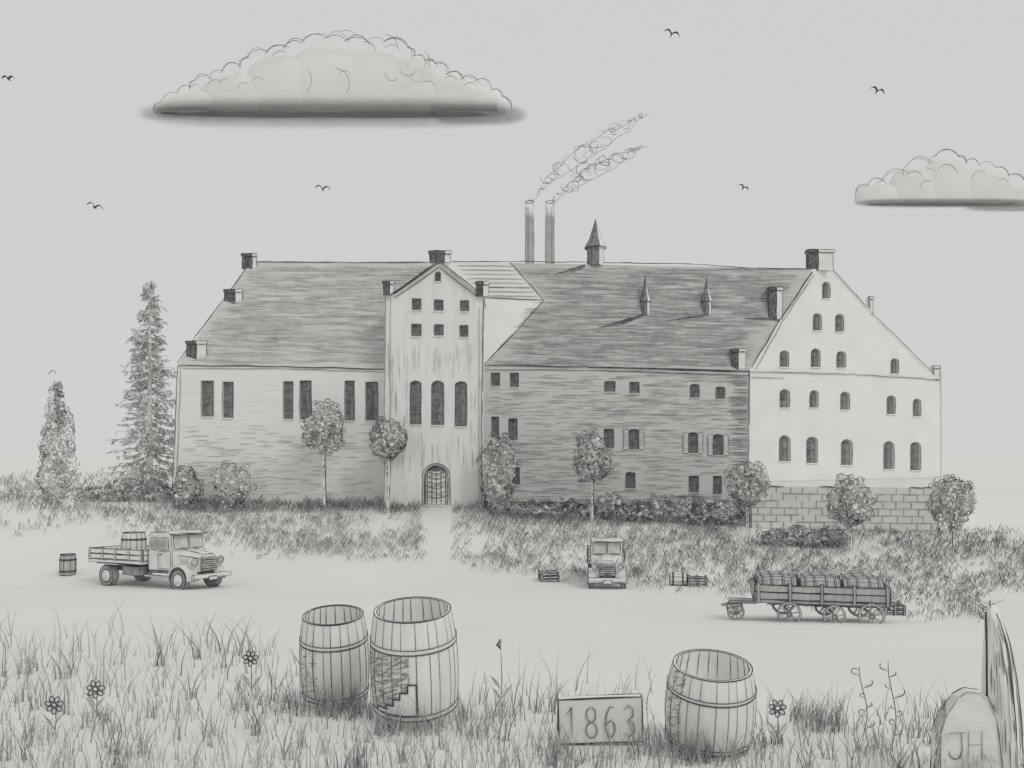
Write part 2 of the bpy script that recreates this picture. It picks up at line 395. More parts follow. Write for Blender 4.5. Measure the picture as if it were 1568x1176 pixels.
for p0,p1,w0 in (((815,308),(992,175),10),((850,308),(990,224),9)):
    d=68;k=d/F; e=empty('smoke',P(*p0,d)); s=B(GR)
    N=19
    for i in range(N):
        t=i/N; cx=p0[0]+(p1[0]-p0[0])*t; cy=p0[1]+(p1[1]-p0[1])*(t**.75)
        w=w0*(.55+.9*math.sin(math.pi*min(1,t*1.1)))*(1 if t<.85 else .6)
        for q in range(2):
            a0=U(0,6.28);sp=U(2.5,5.5);rr=U(.3,1)*w*.75;ox,oy,oz=U(-w,w)*.7,U(-w,w)*.6,U(-.6,.6)
            s.tube([P(cx+ox+1.4*rr*math.cos(a0+sp*j/9),cy+oy+rr*math.sin(a0+sp*j/9)-j*.6,d+oz+.1*j) for j in range(10)],.6*k*U(.6,1.2),1 if R()<.5 else 2)
    for sd in (-1,1):
        pts=[]
        for i in range(22):
            t=i/21; pts.append(P(p0[0]+(p1[0]-p0[0])*t+sd*w0*.7*math.sin(math.pi*t)+3*math.sin(t*26),p0[1]+(p1[1]-p0[1])*t**.75+sd*w0*.8*math.sin(math.pi*t)+2*math.cos(t*30),d))
        s.tube(pts,.55*k,2)
    s.done('wisps',e)
# ------------------------------------------------------------ vegetation
def curl(s,c,r,k,mi,rad,flat=.4):
    a0=U(0,6.28);sp=U(2.2,4.2);n=6; tz=U(-flat,flat)
    s.tube([c+Vector((r*math.cos(a0+sp*j/n),r*tz*math.sin(a0+sp*j/n),r*math.sin(a0+sp*j/n))) for j in range(n+1)],rad,mi)
def crown(e,cx,cz,d,rx,rz,nleaf,ncurl,dark=.5,shape=None,lsz=4.4,rim=.5,amp=1.0):
    """leaf clumps spread through the crown's volume"""
    k=d/F; c0=Vector((cx,d,cz)); b=B([LEAFA,LEAFB]); s=B(GR); ph=[U(0,6.28) for _ in range(4)]
    def mod(v):
        th=math.atan2(v.z,v.x); return 1+amp*(.07*math.sin(3*th+ph[0])+.06*math.sin(7*th+ph[1])+.05*math.sin(5*v.y+ph[2])+.04*math.sin(12*th+ph[3]))
    def put(v):
        w=shape(v.z) if shape else 1; m=mod(v)
        return c0+Vector((v.x*rx*w*m,v.y*rx*w*m,v.z*rz*m))
    def rd():
        return Vector((random.gauss(0,1),random.gauss(0,1),random.gauss(0,1))).normalized()
    clumps=[]
    for _ in range(26):
        c=rd(); clumps.append((c,U(.25,.42),R()<(.55 if c.x<0 or c.z<-.2 else .25)))  # dark clumps favour left and bottom: crown shade put into leaf colour
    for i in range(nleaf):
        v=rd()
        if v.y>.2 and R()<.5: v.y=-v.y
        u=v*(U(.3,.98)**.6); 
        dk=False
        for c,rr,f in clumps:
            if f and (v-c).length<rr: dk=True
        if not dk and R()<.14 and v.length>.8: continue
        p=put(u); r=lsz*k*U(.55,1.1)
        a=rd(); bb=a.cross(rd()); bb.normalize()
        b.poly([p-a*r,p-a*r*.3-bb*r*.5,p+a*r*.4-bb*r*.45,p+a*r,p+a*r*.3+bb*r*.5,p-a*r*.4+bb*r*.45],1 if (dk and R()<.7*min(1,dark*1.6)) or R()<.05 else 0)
    for i in range(ncurl):
        v=rd()
        if R()<rim:
            v.y*=.25; v.normalize(); v*=U(.82,1.06); p=put(v)
            nx=Vector((v.x,0,v.z)).normalized(); t=Vector((-nx.z,0,nx.x)); r=U(2.2,5.2)*k; a0=U(-.4,.3); a1=U(2.4,4.2)
            s.tube([p+t*(r*math.cos(a0+(a1-a0)*j/6))+nx*(r*.9*math.sin(a0+(a1-a0)*j/6)) for j in range(7)],.6*k*U(.6,1.15),0 if R()<dark else 1)
        else:
            if v.y>0: v.y=-v.y
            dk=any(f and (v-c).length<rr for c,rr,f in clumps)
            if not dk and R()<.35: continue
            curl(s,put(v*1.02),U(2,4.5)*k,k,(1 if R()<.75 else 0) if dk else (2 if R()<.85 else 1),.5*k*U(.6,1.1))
    b.done('leaves',e); s.done('twigs',e)
def tree(px,yc,rx,ry,d,tr=2.2,dark=.5):
    k=d/F; x=(px-CX)*k; e=empty('tree',G(x,d)); z0=CZ-hd(d); zc=CZ+(HY-yc)*k
    b=B([WOOD]+GR); pts=[];N=7
    top=zc-ry*k*.1
    for i in range(N+1): pts.append((i/N*(top-z0)-.2,tr*k*(1.15-.5*i/N)))
    b.lathe((x,d,z0),(U(-.02,.02),0,1),pts,8,0)
    for sx in (-1,1): b.sk((x+sx*tr*k*1.1,d-.05,z0-.1),(x+sx*tr*k*.8,d-.05,zc-ry*k*.8),.7*k,0 if sx<0 else 1,1.5)
    for i in range(9):
        t=U(.2,.9); b.sk((x-tr*k*.8,d-tr*k,z0+(zc-z0-ry*k)*t),(x+U(-.2,.6)*tr*k,d-tr*k,z0+(zc-z0-ry*k)*t+U(2,9)*k),.5*k,1)
    for i in range(7):
        a=U(0,6.28); l=U(.4,.75)
        b.tube([(x,d,zc-ry*k*.75),(x+math.cos(a)*rx*k*l*.5,d+math.sin(a)*rx*k*l*.5,zc-ry*k*.3),(x+math.cos(a)*rx*k*l,d+math.sin(a)*rx*k*l,zc+U(-.1,.6)*ry*k)],1.0*k,2,5)
    b.done('trunk',e)
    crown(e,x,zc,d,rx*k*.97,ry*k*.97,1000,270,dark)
tree(497,655,30,37,52.3,2.2,.5); tree(594,673,27,31,51.8,2,.5); tree(907,702,27,38,49.5,2.2,.55)
tree(1145,741,31,34,46,2.3,.3); tree(1302,768,33,38,43.2,2.6,.45); tree(1455,768,32,38,43,2.6,.8)
def bush(px,yb,rx,h,d,nl=450,nc=200,dark=.4,name='bush',shape=None,amp=1.5):
    k=d/F; x=(px-CX)*k; g0=G(x,d); e=empty(name,g0)
    st=B([WOOD])
    for i in range(5): st.tube([(x,d,g0.z-.1),(x+U(-.4,.4)*rx*k,d+U(-.4,.4)*rx*k,g0.z+h*k*.5)],.8*k,0,5)
    st.done('stems',e)
    zt=CZ+(HY-(yb-h))*k; zc=(zt+g0.z)/2
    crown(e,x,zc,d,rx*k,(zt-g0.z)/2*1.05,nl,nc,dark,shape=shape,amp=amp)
bush(287,755,20,36,53,420,240,.95); bush(355,757,28,49,52.6,520,180,.35)
bush(763,776,25,106,51.6,1100,380,.45,'climbing_shrub'); bush(935,790,20,32,50.3,300,120,.4)
bush(88,722,34,126,60,900,400,.4,'conifer_shrub',shape=lambda v:max(.25,.68-.42*v),amp=1.8)
for px,w,h,d in ((800,22,18,51.2),(822,24,20,51),(848,24,20,51),(872,18,20,50.8),(893,14,18,50.6),(955,18,20,50.2),(975,20,24,50),(1003,24,32,50),(1040,28,34,49.6),(1075,24,30,49.4),(1108,24,38,49),(1212,22,24,44.5),(1245,22,22,44.3),(1275,20,24,44.2),(1180,18,18,44.7),(170,26,20,58),(140,22,16,58),(205,24,22,58),(245,18,22,57)):
    k=d/F; x=(px-CX)*k; g0=G(x,d); e=empty('bush',g0)
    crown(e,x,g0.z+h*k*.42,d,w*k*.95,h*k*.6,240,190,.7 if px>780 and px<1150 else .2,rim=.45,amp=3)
def pine(px,yt,yb,hw,d):
    k=d/F; x=(px-CX)*k; g0=G(x,d); e=empty('pine_tree',g0); zt=CZ+(HY-yt)*k; H=zt-g0.z
    t=B([WOOD]); t.lathe((x,d,g0.z-.2),(0,0,1),[(0,.3),(H*.5,.16),(H,.02)],8); t.done('trunk',e)
    s=B(GR); f=B([LEAFA,LEAFB])
    N=34
    for i in range(N):
        u=i/N; z=g0.z+H*(.03+.97*u); L=hw*k*(1-u)**.85*(1.18 if i%5<2 else .85)+.16
        nb=15 if u<.75 else 8
        for q in range(nb):
            a=U(0,6.28); l=L*U(.65,1.12); dx,dy=math.cos(a),math.sin(a)
            p0=Vector((x,d,z+U(-.15,.15))); p1=p0+Vector((dx*l*.55,dy*l*.55,-.22*l)); p2=p0+Vector((dx*l,dy*l,-.34*l+.2))
            s.tube([p0,p1,p2],.4*k,2)
            for w in range(8):
                tt=U(.15,1); p=p0.lerp(p1,tt*2) if tt<.5 else p1.lerp(p2,tt*2-1); dr=Vector((dx*U(.2,.9)+U(-.5,.5),dy*.5+U(-.5,.5),U(-1.0,.1)))*U(.2,.5)
                s.tube([p,p+dr*.5+Vector((0,0,.04)),p+dr],.45*k*U(.6,1.1),2 if R()<.6 else (1 if R()<.2 else 3))
                if R()<.7:
                    n_=Vector((U(-1,1),U(-1,1),U(-1,1))).normalized()*.17; f.poly([p,p+dr*.5+n_,p+dr*1.1,p+dr*.5-n_],0 if R()<.88 else 1)
    s.done('branches',e); f.done('needles',e)
pine(229,425,718,62,59)
# grass, middle band
gm=B(GR)
def squig(px,py,hpx,mi,rpx=.5):
    p=GP(px,py); k=p.y/F; n=random.choice((2,3,3,4)); w=hpx*k*U(.25,.5)
    pts=[p-Vector((0,0,.02))]; x=0
    for i in range(n):
        x+=w*U(.4,1); pts.append(p+Vector((x,U(-.1,.1),hpx*k*(U(.6,1) if i%2==0 else U(.05,.35))))) 
    ln_=[]
    for a,b_ in zip(pts,pts[1:]): ln_+= [a,a.lerp(b_,.5)+Vector((U(-1,1),0,U(-.5,.5)))*k*.8]
    gm.tube(ln_+[pts[-1]],rpx*k*U(.7,1.3),mi)
cnt=0
while cnt<8200:
    px=U(-350,1900); py=U(733,955)
    if px<262: ok=py<815+U(-25,15) and (py>738 or px>-400)
    elif px<640: ok=762<py<862+U(-16,4)-max(0,(560-px)*.03)
    elif px<690: ok=False
    elif px<900: ok=772<py<868+(px-690)*.13+U(-16,6)
    elif px<1100: ok=775<py<893+(px-900)*.12+U(-14,6)
    else: ok=(815 if px>1150 else 790)<py<917+min(400,(px-1100))*.1+U(-18,8)
    if px>1500 and py>905+U(-10,10): ok=False
    if px<150 and py>785 and R()<.7: ok=False
    if ok:
        # patchiness
        if math.sin(px*.031+py*.05)+math.sin(px*.013-py*.08+2)>U(.3,2.2): ok=False
    if not ok: continue
    cnt+=1
    r_=R(); dk=(px>740)
    squig(px,py,U(7,17),(1 if r_<.42 else (2 if r_<.93 else 0)) if dk else (1 if r_<.24 else (2 if r_<.78 else 3)))
for i in range(1300):
    px=U(275,1140)
    if 640<px<690: continue
    squig(px,U(772,786) if px<740 else U(778,806),U(9,20),(0 if R()<.2 else 1) if R()<.6 else 2)
gm.done('meadow_grass')
# foreground grass
gf=B(GR)
FL=[(84,1079,1125,14,0),(147,1055,1100,14,0),(384,1008,1068,12,0),(767,995,1085,9,1),(1190,1084,1145,14,0)]
def blade(px,py,h,mi,rp=1.0,lean=None):
    for fx,fy,fb,fr,_ in FL:
        if abs(px-fx)<fr+12 and py>fb-30 and py-h<fy+18: h=min(h,max(8,py-fy-fr-6))
    p=GP(px,py); k=p.y/F; l=U(-.5,.5) if lean is None else lean; hh=h*k; dy=U(-.2,.2)
    gf.blade([p+Vector((l*hh*t**2*1.1,dy*hh*t*t,hh*(t-.18*abs(l)*t*t)-.01)) for t in (0,.25,.5,.75,1)],rp*k,mi)
cnt=0
while cnt<3900:
    px=U(-300,1850); py=U(955,1290)
    if px<465: lim=975+max(0,px-300)*.15
    elif px<720: lim=1065
    elif px<1000: lim=1050
    elif px<1150: lim=1120
    else: lim=1085 if px<1480 else 1120
    if py<lim+U(-12,25): continue
    cnt+=1
    r_=R(); h=U(18,46) if R()<.7 else U(45,80)
    if py>1176: h=U(30,95)
    blade(px,py,h,1 if r_<.13 else (2 if r_<.6 else 3),U(.7,1.25))
for i in range(120):   # thick tufts
    px=U(-200,1750); py=U(985,1200)
    if 465<px<1000 and py<1075 or px>=1000 and py<1100: continue
    m=int(U(5,12)); 
    for j in range(m): blade(px+U(-9,9),py+U(-3,3),U(25,75),1 if R()<.35 else 2,U(.8,1.4),U(-.6,.6))
for cx,cy,n in ((480,1085,60),(520,1090,50),(560,1090,50),(600,1114,60),(650,1114,70),(695,1097,40),(1020,1150,45),(1060,1160,60),(1105,1160,60),(1145,1145,40),(1260,1110,60),(1235,1100,45),(770,1100,25),(850,1150,30),(890,1165,22),(950,1165,22),(990,1145,30),(390,1075,20),(60,1130,24),(150,1110,22),(1400,1130,26),(440,1080,40),(1340,1150,30),(720,1120,26)):
    for i in range(n): blade(cx+U(-28,28),cy+U(-6,14),U(18,58),1 if R()<.3 else 2,U(.7,1.25))
gf.done('grass')
# ------------------------------------------------------------ barrels
def barrel_geo(b,s,mt,h,r0,bulge=.15,lr=.004,staves=18,opn=True,dark=None,hoops=(.2,.76)):
    b.mt=mt;s.mt=mt
    rad=lambda t:r0*(1+bulge*(1-(2*t-1)**2))
    n=staves*2; N=12
    prof=[(h*i/N,rad(i/N)) for i in range(N+1)]
    b.lathe((0,0,0),(0,0,1),prof,n,0)
    ii=3 if len(b.mats)>3 and opn else 0
    if opn:
        prof=[(h,r0),(h,r0*.93),(h*.85,rad(.85)*.93),(h*.6,rad(.6)*.93),(h*.6,.001)]
    else: prof=[(h,r0),(h,r0*.92),(h*.97,r0*.92),(h*.97,.001)]
    b.lathe((0,0,0),(0,0,1),prof,n,ii)
    b.lathe((0,0,0),(0,0,1),[(0,r0),(0,.001)],n,0)
    for q in range(staves):
        t=2*math.pi*(q+U(-.18,.18))/staves
        s.tube([(rad(u)*1.004*math.cos(t),rad(u)*1.004*math.sin(t),h*u) for u in [i/8 for i in range(9)]],lr*.8*U(.7,1.2),0 if R()<.45 else 1)
        if opn: s.tube([(rad(u)*.92*math.cos(t),rad(u)*.92*math.sin(t),h*u) for u in (1,.85,.65)],lr*.8,0)
    for u in hoops:
        for du in (-.02,.02): s.ring((0,0,h*(u+du)),(0,0,1),rad(u)*1.02,lr*(1.3 if du<0 else .9),0)
        b.lathe((0,0,0),(0,0,1),[(h*(u-.022),rad(u-.02)*1.003),(h*(u-.02),rad(u)*1.014),(h*(u+.02),rad(u)*1.014),(h*(u+.022),rad(u+.02)*1.003)],n,2)
    s.ring((0,0,h),(0,0,1),r0,lr*1.3,0); s.ring((0,0,h),(0,0,1),r0*.93,lr*.9,0); s.ring((0,0,0),(0,0,1),r0,lr,0)
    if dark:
        cnt_,ulo,uhi,tl,th=dark  # hatch strokes draw shade onto the left of the staves
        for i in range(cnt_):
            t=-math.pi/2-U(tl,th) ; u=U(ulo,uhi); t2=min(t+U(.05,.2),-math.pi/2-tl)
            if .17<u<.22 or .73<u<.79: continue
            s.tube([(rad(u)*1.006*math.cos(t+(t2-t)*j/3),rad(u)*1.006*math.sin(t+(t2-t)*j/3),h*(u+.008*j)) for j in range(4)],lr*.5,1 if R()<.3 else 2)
def big_barrel(px,py,wpx,hpx,tilt,dark=None,patch=False,st=18,rz=0):
    p=GP(px,py);k=p.y/F; e=empty('barrel',p); b=B([WOOD,WOODD,METAL,WOODI]); s=B(GR)
    h=hpx*k; r0=wpx/2*k/1.15
    mt=Matrix.Translation(p+Vector((0,0,-.02)))@Matrix.Rotation(math.radians(rz),4,'Y')@Matrix.Rotation(math.radians(tilt),4,'X')
    barrel_geo(b,s,mt,h,r0,lr=.85*k,staves=st,dark=dark)
    if patch:
        # stair-stepped repair plate let into the staves
        rad=lambda t:r0*(1+.15*(1-(2*t-1)**2))
        def S_(x,u,f=1.012):
            r=rad(u)*f; a=math.asin(max(-1,min(1,x))); return (r*math.sin(a),-r*math.cos(a),h*u)
        steps=[(-.78,-.55,.27),(-.55,-.38,.31),(-.38,-.22,.37),(-.22,-.04,.43),(-.04,.14,.50)]
        for x0,x1,u1 in steps:
            xm=(x0+x1)/2
            for q0,q1 in ((x0,xm),(xm,x1)):
                for m_ in range(3):
                    ua=.23+(u1-.23)*m_/3; ub=.23+(u1-.23)*(m_+1)/3
                    b.poly([S_(q0,ua),S_(q1,ua),S_(q1,ub),S_(q0,ub)],3)
        pp=[(-.78,.23),(-.78,.27),(-.55,.27),(-.55,.31),(-.38,.31),(-.38,.37),(-.22,.37),(-.22,.43),(-.04,.43),(-.04,.5),(.14,.5),(.14,.36),(.14,.23),(-.2,.23),(-.5,.23),(-.78,.23)]
        for a,c in zip(pp,pp[1:]):
            s.tube([S_(a[0]+(c[0]-a[0])*i/4,a[1]+(c[1]-a[1])*i/4,1.02) for i in range(5)],1.15*k,0,taper=.9)
    b.done('staves',e); s.done('hoops_joints_shading',e)
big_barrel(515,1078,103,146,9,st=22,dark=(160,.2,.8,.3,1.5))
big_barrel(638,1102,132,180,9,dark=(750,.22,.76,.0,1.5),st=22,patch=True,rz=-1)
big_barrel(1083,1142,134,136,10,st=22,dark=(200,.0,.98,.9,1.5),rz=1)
def small_barrel(px,py,w,h):
    p=GP(px,py);k=p.y/F;e=empty('barrel',p);b=B([WOODD,WOODD,METAL]);s=B(GR)
    barrel_geo(b,s,Matrix.Translation(p),h*k,w/2.3*k,lr=.7*k,staves=8,opn=False); b.done('staves',e);s.done('hoops',e)
small_barrel(104,880,24,31)
# ------------------------------------------------------------ trucks
def wheel(b,s,x,y,r,w,lr):
    sg=1 if y>0 else -1
    b.lathe((x,y-w/2,r),(0,1,0),[(0,.001),(0,r*.55),(0,r*.95),(w*.12,r),(w*.88,r),(w,r*.95),(w,r*.55),(w,.001)],22,1)
    b.lathe((x,y+sg*(w/2+.01),r),(0,sg,0),[(-.02,r*.58),(.02,r*.55),(.03,r*.3),(.08,r*.2),(.08,.001)],18,0)
    for rr in (1.0,.62,.22): s.ring((x,y+sg*(w/2+.02),r),(0,1,0),r*rr,lr*(1.3 if rr==1 else .9),0,22)
def truck(px,py,yaw,sc,load=True,wd=1.0):
    p=GP(px,py); e=empty('truck',p); b=B([METAL,METALD,GLASS,WOOD]); s=B(GR); k=p.y/F; lr=.62*k/sc
    slope=math.atan2(CZ-hd(p.y+1.5)-(CZ-hd(p.y-1.5)),3)
    mt=Matrix.Translation(p)@Matrix.Rotation(slope*.8,4,'X')@Matrix.Rotation(math.radians(yaw),4,'Z')@Matrix.Diagonal((sc,sc*wd,sc,1))
    b.mt=mt;s.mt=mt
    b.box(-2.9,2.6,-.4,-.28,.6,.78,1,s,lr);b.box(-2.9,2.6,.28,.4,.6,.78,1,s,lr)
    b.box(-3.05,.25,-1.05,1.05,.98,1.1,3,s,lr)
    for sy in (-1.05,1.01):
        for z in (1.14,1.36): b.box(-3.05,.25,sy,sy+.04,z,z+.19,3,s,lr)
        for x in (-3.0,-2.2,-1.4,-.6,.15): b.box(x,x+.07,sy-.02,sy+.06,1.1,1.58,3,s,lr)
    for x in (-3.07,.22):
        for z in (1.14,1.36): b.box(x,x+.04,-1.0,1.0,z,z+.19,3,s,lr)
    prof=[(.4,.78),(.38,2.15),(.5,2.3),(1.45,2.33),(1.62,2.25),(1.75,1.6),(1.75,.78)]
    b.prism(prof,-.85,.85,0,s,lr)
    b.box(1.55,1.85,-.84,.84,2.22,2.26,0,s,lr)
    for sy in (-.86,.86):
        for x0,x1 in ((.52,.92),(1.0,1.55)):
            q=[(x0,sy,1.6),(x1,sy,1.6),(x1-.05,sy,2.1),(x0,sy,2.1)]
            b.poly(q,2)
            for i in range(4): s.sk(q[i],q[(i+1)%4],lr,0)
            for i in range(5): s.sk((x0+.05+i*.06,sy*1.01,1.65),(x0+.1+i*.07,sy*1.01,2.0),lr*.6,1)
        q=[(.95,sy,.85),(1.65,sy,.85),(1.65,sy,1.55),(.95,sy,1.55)]
        for i in range(4): s.sk(q[i],q[(i+1)%4],lr*.8,1)
        s.sk((1.0,sy,1.42),(1.15,sy,1.42),lr*1.4,0)
    for y0,y1 in ((-.74,-.04),(.04,.74)):
        q=[(1.765,y0,1.66),(1.765,y1,1.66),(1.65,y1,2.18),(1.65,y0,2.18)]
        b.poly(q,2)
        for i in range(4): s.sk(q[i],q[(i+1)%4],lr,0)
    A=[(1.75,-.6,.8),(1.75,.6,.8),(1.75,.6,1.4),(1.75,.3,1.6),(1.75,-.3,1.6),(1.75,-.6,1.4)]
    C=[(2.85,-.42,.75),(2.85,.42,.75),(2.85,.42,1.28),(2.85,.25,1.45),(2.85,-.25,1.45),(2.85,-.42,1.28)]
    b.poly(C,0)
    for i in range(6):
        j=(i+1)%6; b.poly([A[i],A[j],C[j],C[i]],0); s.sk(C[i],C[j],lr,0); s.sk(A[i],C[i],lr,0)
    for i in range(6): s.sk((1.95+i*.12,-.57+i*.02,.98),(1.95+i*.12,-.57+i*.02,1.25),lr*.8,1)
    b.box(2.86,2.9,-.38,.38,.8,1.32,1)
    for i in range(6): b.box(2.9,2.93,-.38,.38,.82+i*.085,.86+i*.085,0,s,lr*.7)
    for sy in (-1,1):
        arc=[(2.2+.58*math.cos(a),.45+.58*math.sin(a)) for a in [math.radians(-5+i*19) for i in range(11)]]
        inn=[(2.2+.52*math.cos(a),.45+.52*math.sin(a)) for a in [math.radians(-5+i*19) for i in range(11)]][::-1]
        ya,yb=sorted((sy*.42,sy*.98))
        for i in range(10):
            q=[(arc[i][0],ya,arc[i][1]),(arc[i+1][0],ya,arc[i+1][1]),(arc[i+1][0],yb,arc[i+1][1]),(arc[i][0],yb,arc[i][1])]
            b.poly(q,0); s.sk(q[2],q[3],lr*1.1,0)
            b.poly([(arc[i][0],yb if sy>0 else ya,arc[i][1]),(arc[i+1][0],yb if sy>0 else ya,arc[i+1][1]),(inn[9-i][0],yb if sy>0 else ya,inn[9-i][1]),(inn[10-i][0],yb if sy>0 else ya,inn[10-i][1])],0)
        s.sk((arc[0][0],ya,arc[0][1]),(arc[0][0],yb,arc[0][1]),lr,0)
        b.lathe((2.55,sy*.68,1.16),(1,0,0),[(0,.05),(.08,.13),(.25,.16),(.27,.14),(.27,.001)],16,0)
        s.ring((2.82,sy*.68,1.16),(1,0,0),.155,lr*1.1,0,16); s.ring((2.83,sy*.68,1.16),(1,0,0),.08,lr*.8,1,12)
        ya,yb=sorted((sy*.85,sy*1.02)); b.box(.35,1.65,ya,yb,.52,.58,0,s,lr)
        wheel(b,s,2.2,sy*.82,.43,.24,lr); wheel(b,s,-2.0,sy*.82,.43,.3,lr)
        b.box(-2.6,-1.4,min(sy*.6,sy*1.0),max(sy*.6,sy*1.0),.92,.96,1)
    b.box(3.0,3.1,-.98,.98,.5,.68,0,s,lr*1.1); b.box(2.6,3.0,-.35,-.27,.55,.62,1);b.box(2.6,3.0,.27,.35,.55,.62,1)
    b.box(-1.1,-.1,-.9,-.5,.5,.85,1,s,lr)
    b.box(3.11,3.13,-.22,.22,.42,.56,0,s,lr)
    if load:
        m2=mt@Matrix.Translation((-1.25,-.25,1.1)); barrel_geo(b,s,m2,1.12,.44,lr=lr,staves=14,opn=False,hoops=(.25,.75))
        m2=mt@Matrix.Translation((-2.3,.4,1.1)); barrel_geo(b,s,m2,.6,.3,lr=lr,staves=10,opn=False)
    b.mt=None;s.mt=None
    b.done('bodywork',e); s.done('edges',e)
truck(243,897,-27,.98)
truck(928,893,-95,.85,False,.88)
# ------------------------------------------------------------ wagon with kegs
def wagon(px,py,yaw):
    p=GP(px,py); e=empty('wagon',p); b=B([WOODD,WOODD,METAL]); s=B(GR); k=p.y/F; lr=.7*k
    mt=Matrix.Translation(p)@Matrix.Rotation(math.radians(yaw),4,'Z'); b.mt=mt;s.mt=mt
    b.box(-1.55,1.6,-.6,.6,.5,.58,0,s,lr)
    for sy in (-.62,.58):
        for z in (.6,.78): b.box(-1.55,1.6,sy,sy+.04,z,z+.16,0,s,lr)
        for x in (-1.5,-.75,0,.75,1.5): b.box(x,x+.06,sy-.03,sy+.07,.5,1.0,0,s,lr)
    for x in (-1.57,1.58):
        b.box(x,x+.04,-.58,.58,.6,.95,0,s,lr)
    b.box(-1.2,1.4,-.08,.08,.38,.5,0,s,lr)
    def spoke(x,y,r):
        for rr in (r,r*.86): s.ring((x,y,r),(0,1,0),rr,lr*1.3,0,26)
        b.lathe((x,y-.035,r),(0,1,0),[(0,r*.86),(0,r),(.07,r),(.07,r*.86),(0,r*.86)],26,1)
        b.lathe((x,y-.08,r),(0,1,0),[(0,.001),(0,r*.18),(.16,r*.18),(.16,.001)],12,1)
        s.ring((x,y-.09,r),(0,1,0),r*.2,lr,0,12)
        for i in range(8):
            a=i*math.pi/4+.2; b.tube([(x+r*.15*math.cos(a),y,r+r*.15*math.sin(a)),(x+r*.9*math.cos(a),y,r+r*.9*math.sin(a))],.018,1,4,1)
    for x,r in ((-.75,.28),(.3,.26),(1.15,.3)):
        for y in (-.74,.74): spoke(x,y,r)
        b.tube([(x,-.8,r),(x,.8,r)],.03,1,5,1)
    b.tube([(-1.3,0,.45),(-2.1,0,.36),(-2.35,0,.3)],.04,1,5,1); s.sk((-1.3,-.04,.48),(-2.35,-.03,.33),lr,0)
    for y in (-.35,.35): spoke(-2.0,y,.2)
    b.tube([(-2.0,-.4,.2),(-2.0,.4,.2)],.03,1,5,1); b.box(-2.15,-1.5,-.2,.2,.4,.46,0,s,lr)
    for i,x in enumerate((-1.0,.02,1.02)):
        for y in (-.28,.28):
            m2=mt@Matrix.Translation((x-.46,y,.88))@Matrix.Rotation(math.radians(90),4,'Y')
            barrel_geo(b,s,m2,.92,.23,.28,lr=lr*.9,staves=14,opn=False,hoops=(.12,.35,.65,.88))
    b.mt=None;s.mt=None
    b.done('frame_and_kegs',e); s.done('edges',e)
wagon(1251,950,-12)
def crate(px,py,w,h,yaw,keg=False):
    p=GP(px,py); e=empty('crate',p); b=B([WOOD,WOODD,METAL]);s=B(GR);k=p.y/F; mt=Matrix.Translation(p)@Matrix.Rotation(math.radians(yaw),4,'Z'); b.mt=mt;s.mt=mt
    W_=w*k/2;H=h*k;D=.35; lr=.7*k
    for i in range(3):
        z=H*i/3
        for y in (-D,D-.03): b.box(-W_,W_,y,y+.03,z+.02,z+H/3-.04,0,s,lr)
        for x in (-W_,W_-.03): b.box(x,x+.03,-D+.03,D-.03,z+.02,z+H/3-.04,0,s,lr)
    for x in (-W_,-.03,W_-.06):
        for y in (-D-.03,D): b.box(x,x+.06,y,y+.03,0,H,1,s,lr)
    b.box(-W_,W_,-D,D,0,.02,1)
    if keg:
        m2=mt@Matrix.Translation((-W_-.75,0,.27))@Matrix.Rotation(math.radians(90),4,'Y'); barrel_geo(b,s,m2,.7,.24,lr=lr,staves=10,opn=False)
    b.mt=None;s.mt=None
    b.done('slats',e);s.done('edges',e)
crate(840,889,27,14,8); crate(1068,897,28,14,-10,True); crate(1366,941,30,18,-12)
small_barrel(1350,936,12,17)
# ------------------------------------------------------------ year sign
p=GP(920,1140); k=p.y/F; e=empty('year_sign',p); b=B([LITE,STONE]); s=B(GR)
mt=Matrix.Translation(p)@Matrix.Rotation(math.radians(-2),4,'Y')@Matrix.Rotation(math.radians(4),4,'X'); b.mt=mt;s.mt=mt
w,h=64*k,74*k
b.box(-w,w,-.02,.04,.02,h,0,s,1.1*k)
q=[(-w,-.025,.02),(w,-.025,.02),(w,-.025,h),(-w,-.025,h)]
for i in range(4): s.sk(q[i],q[(i+1)%4],1.1*k,0,twice=1)
dg={'1':[[(0,.75),(.45,1),(.45,0)]],'8':[[(.5+.38*math.cos(a*.5236+1.57),.74+.24*math.sin(a*.5236+1.57)) for a in range(13)],[(.5+.45*math.cos(a*.5236+1.57),.25+.25*math.sin(a*.5236+1.57)) for a in range(13)]],
 '6':[[(.85,.95),(.5,.98),(.2,.7),(.08,.35),(.25,.04),(.6,0),(.88,.2),(.8,.45),(.5,.55),(.15,.38)]],'3':[[(.1,.85),(.4,1),(.8,.9),(.8,.65),(.4,.52),(.85,.42),(.9,.15),(.5,0),(.05,.12)]]}
for i,ch in enumerate('1863'):
    for st in dg[ch]:
        for rep in range(2):
            s.tube([((-w*.82+i*w*.45)+x*w*.3+U(-1,1)*k*.5,-.03,h*.18+z*h*.66+U(-1,1)*k*.5) for x,z in st],1.0*k,1)
for x in (-w*.7,w*.7): b.box(x-.02,x+.02,.04,.08,-.25,h*.8,1)
b.mt=None;s.mt=None
b.done('board',e);s.done('numerals',e)
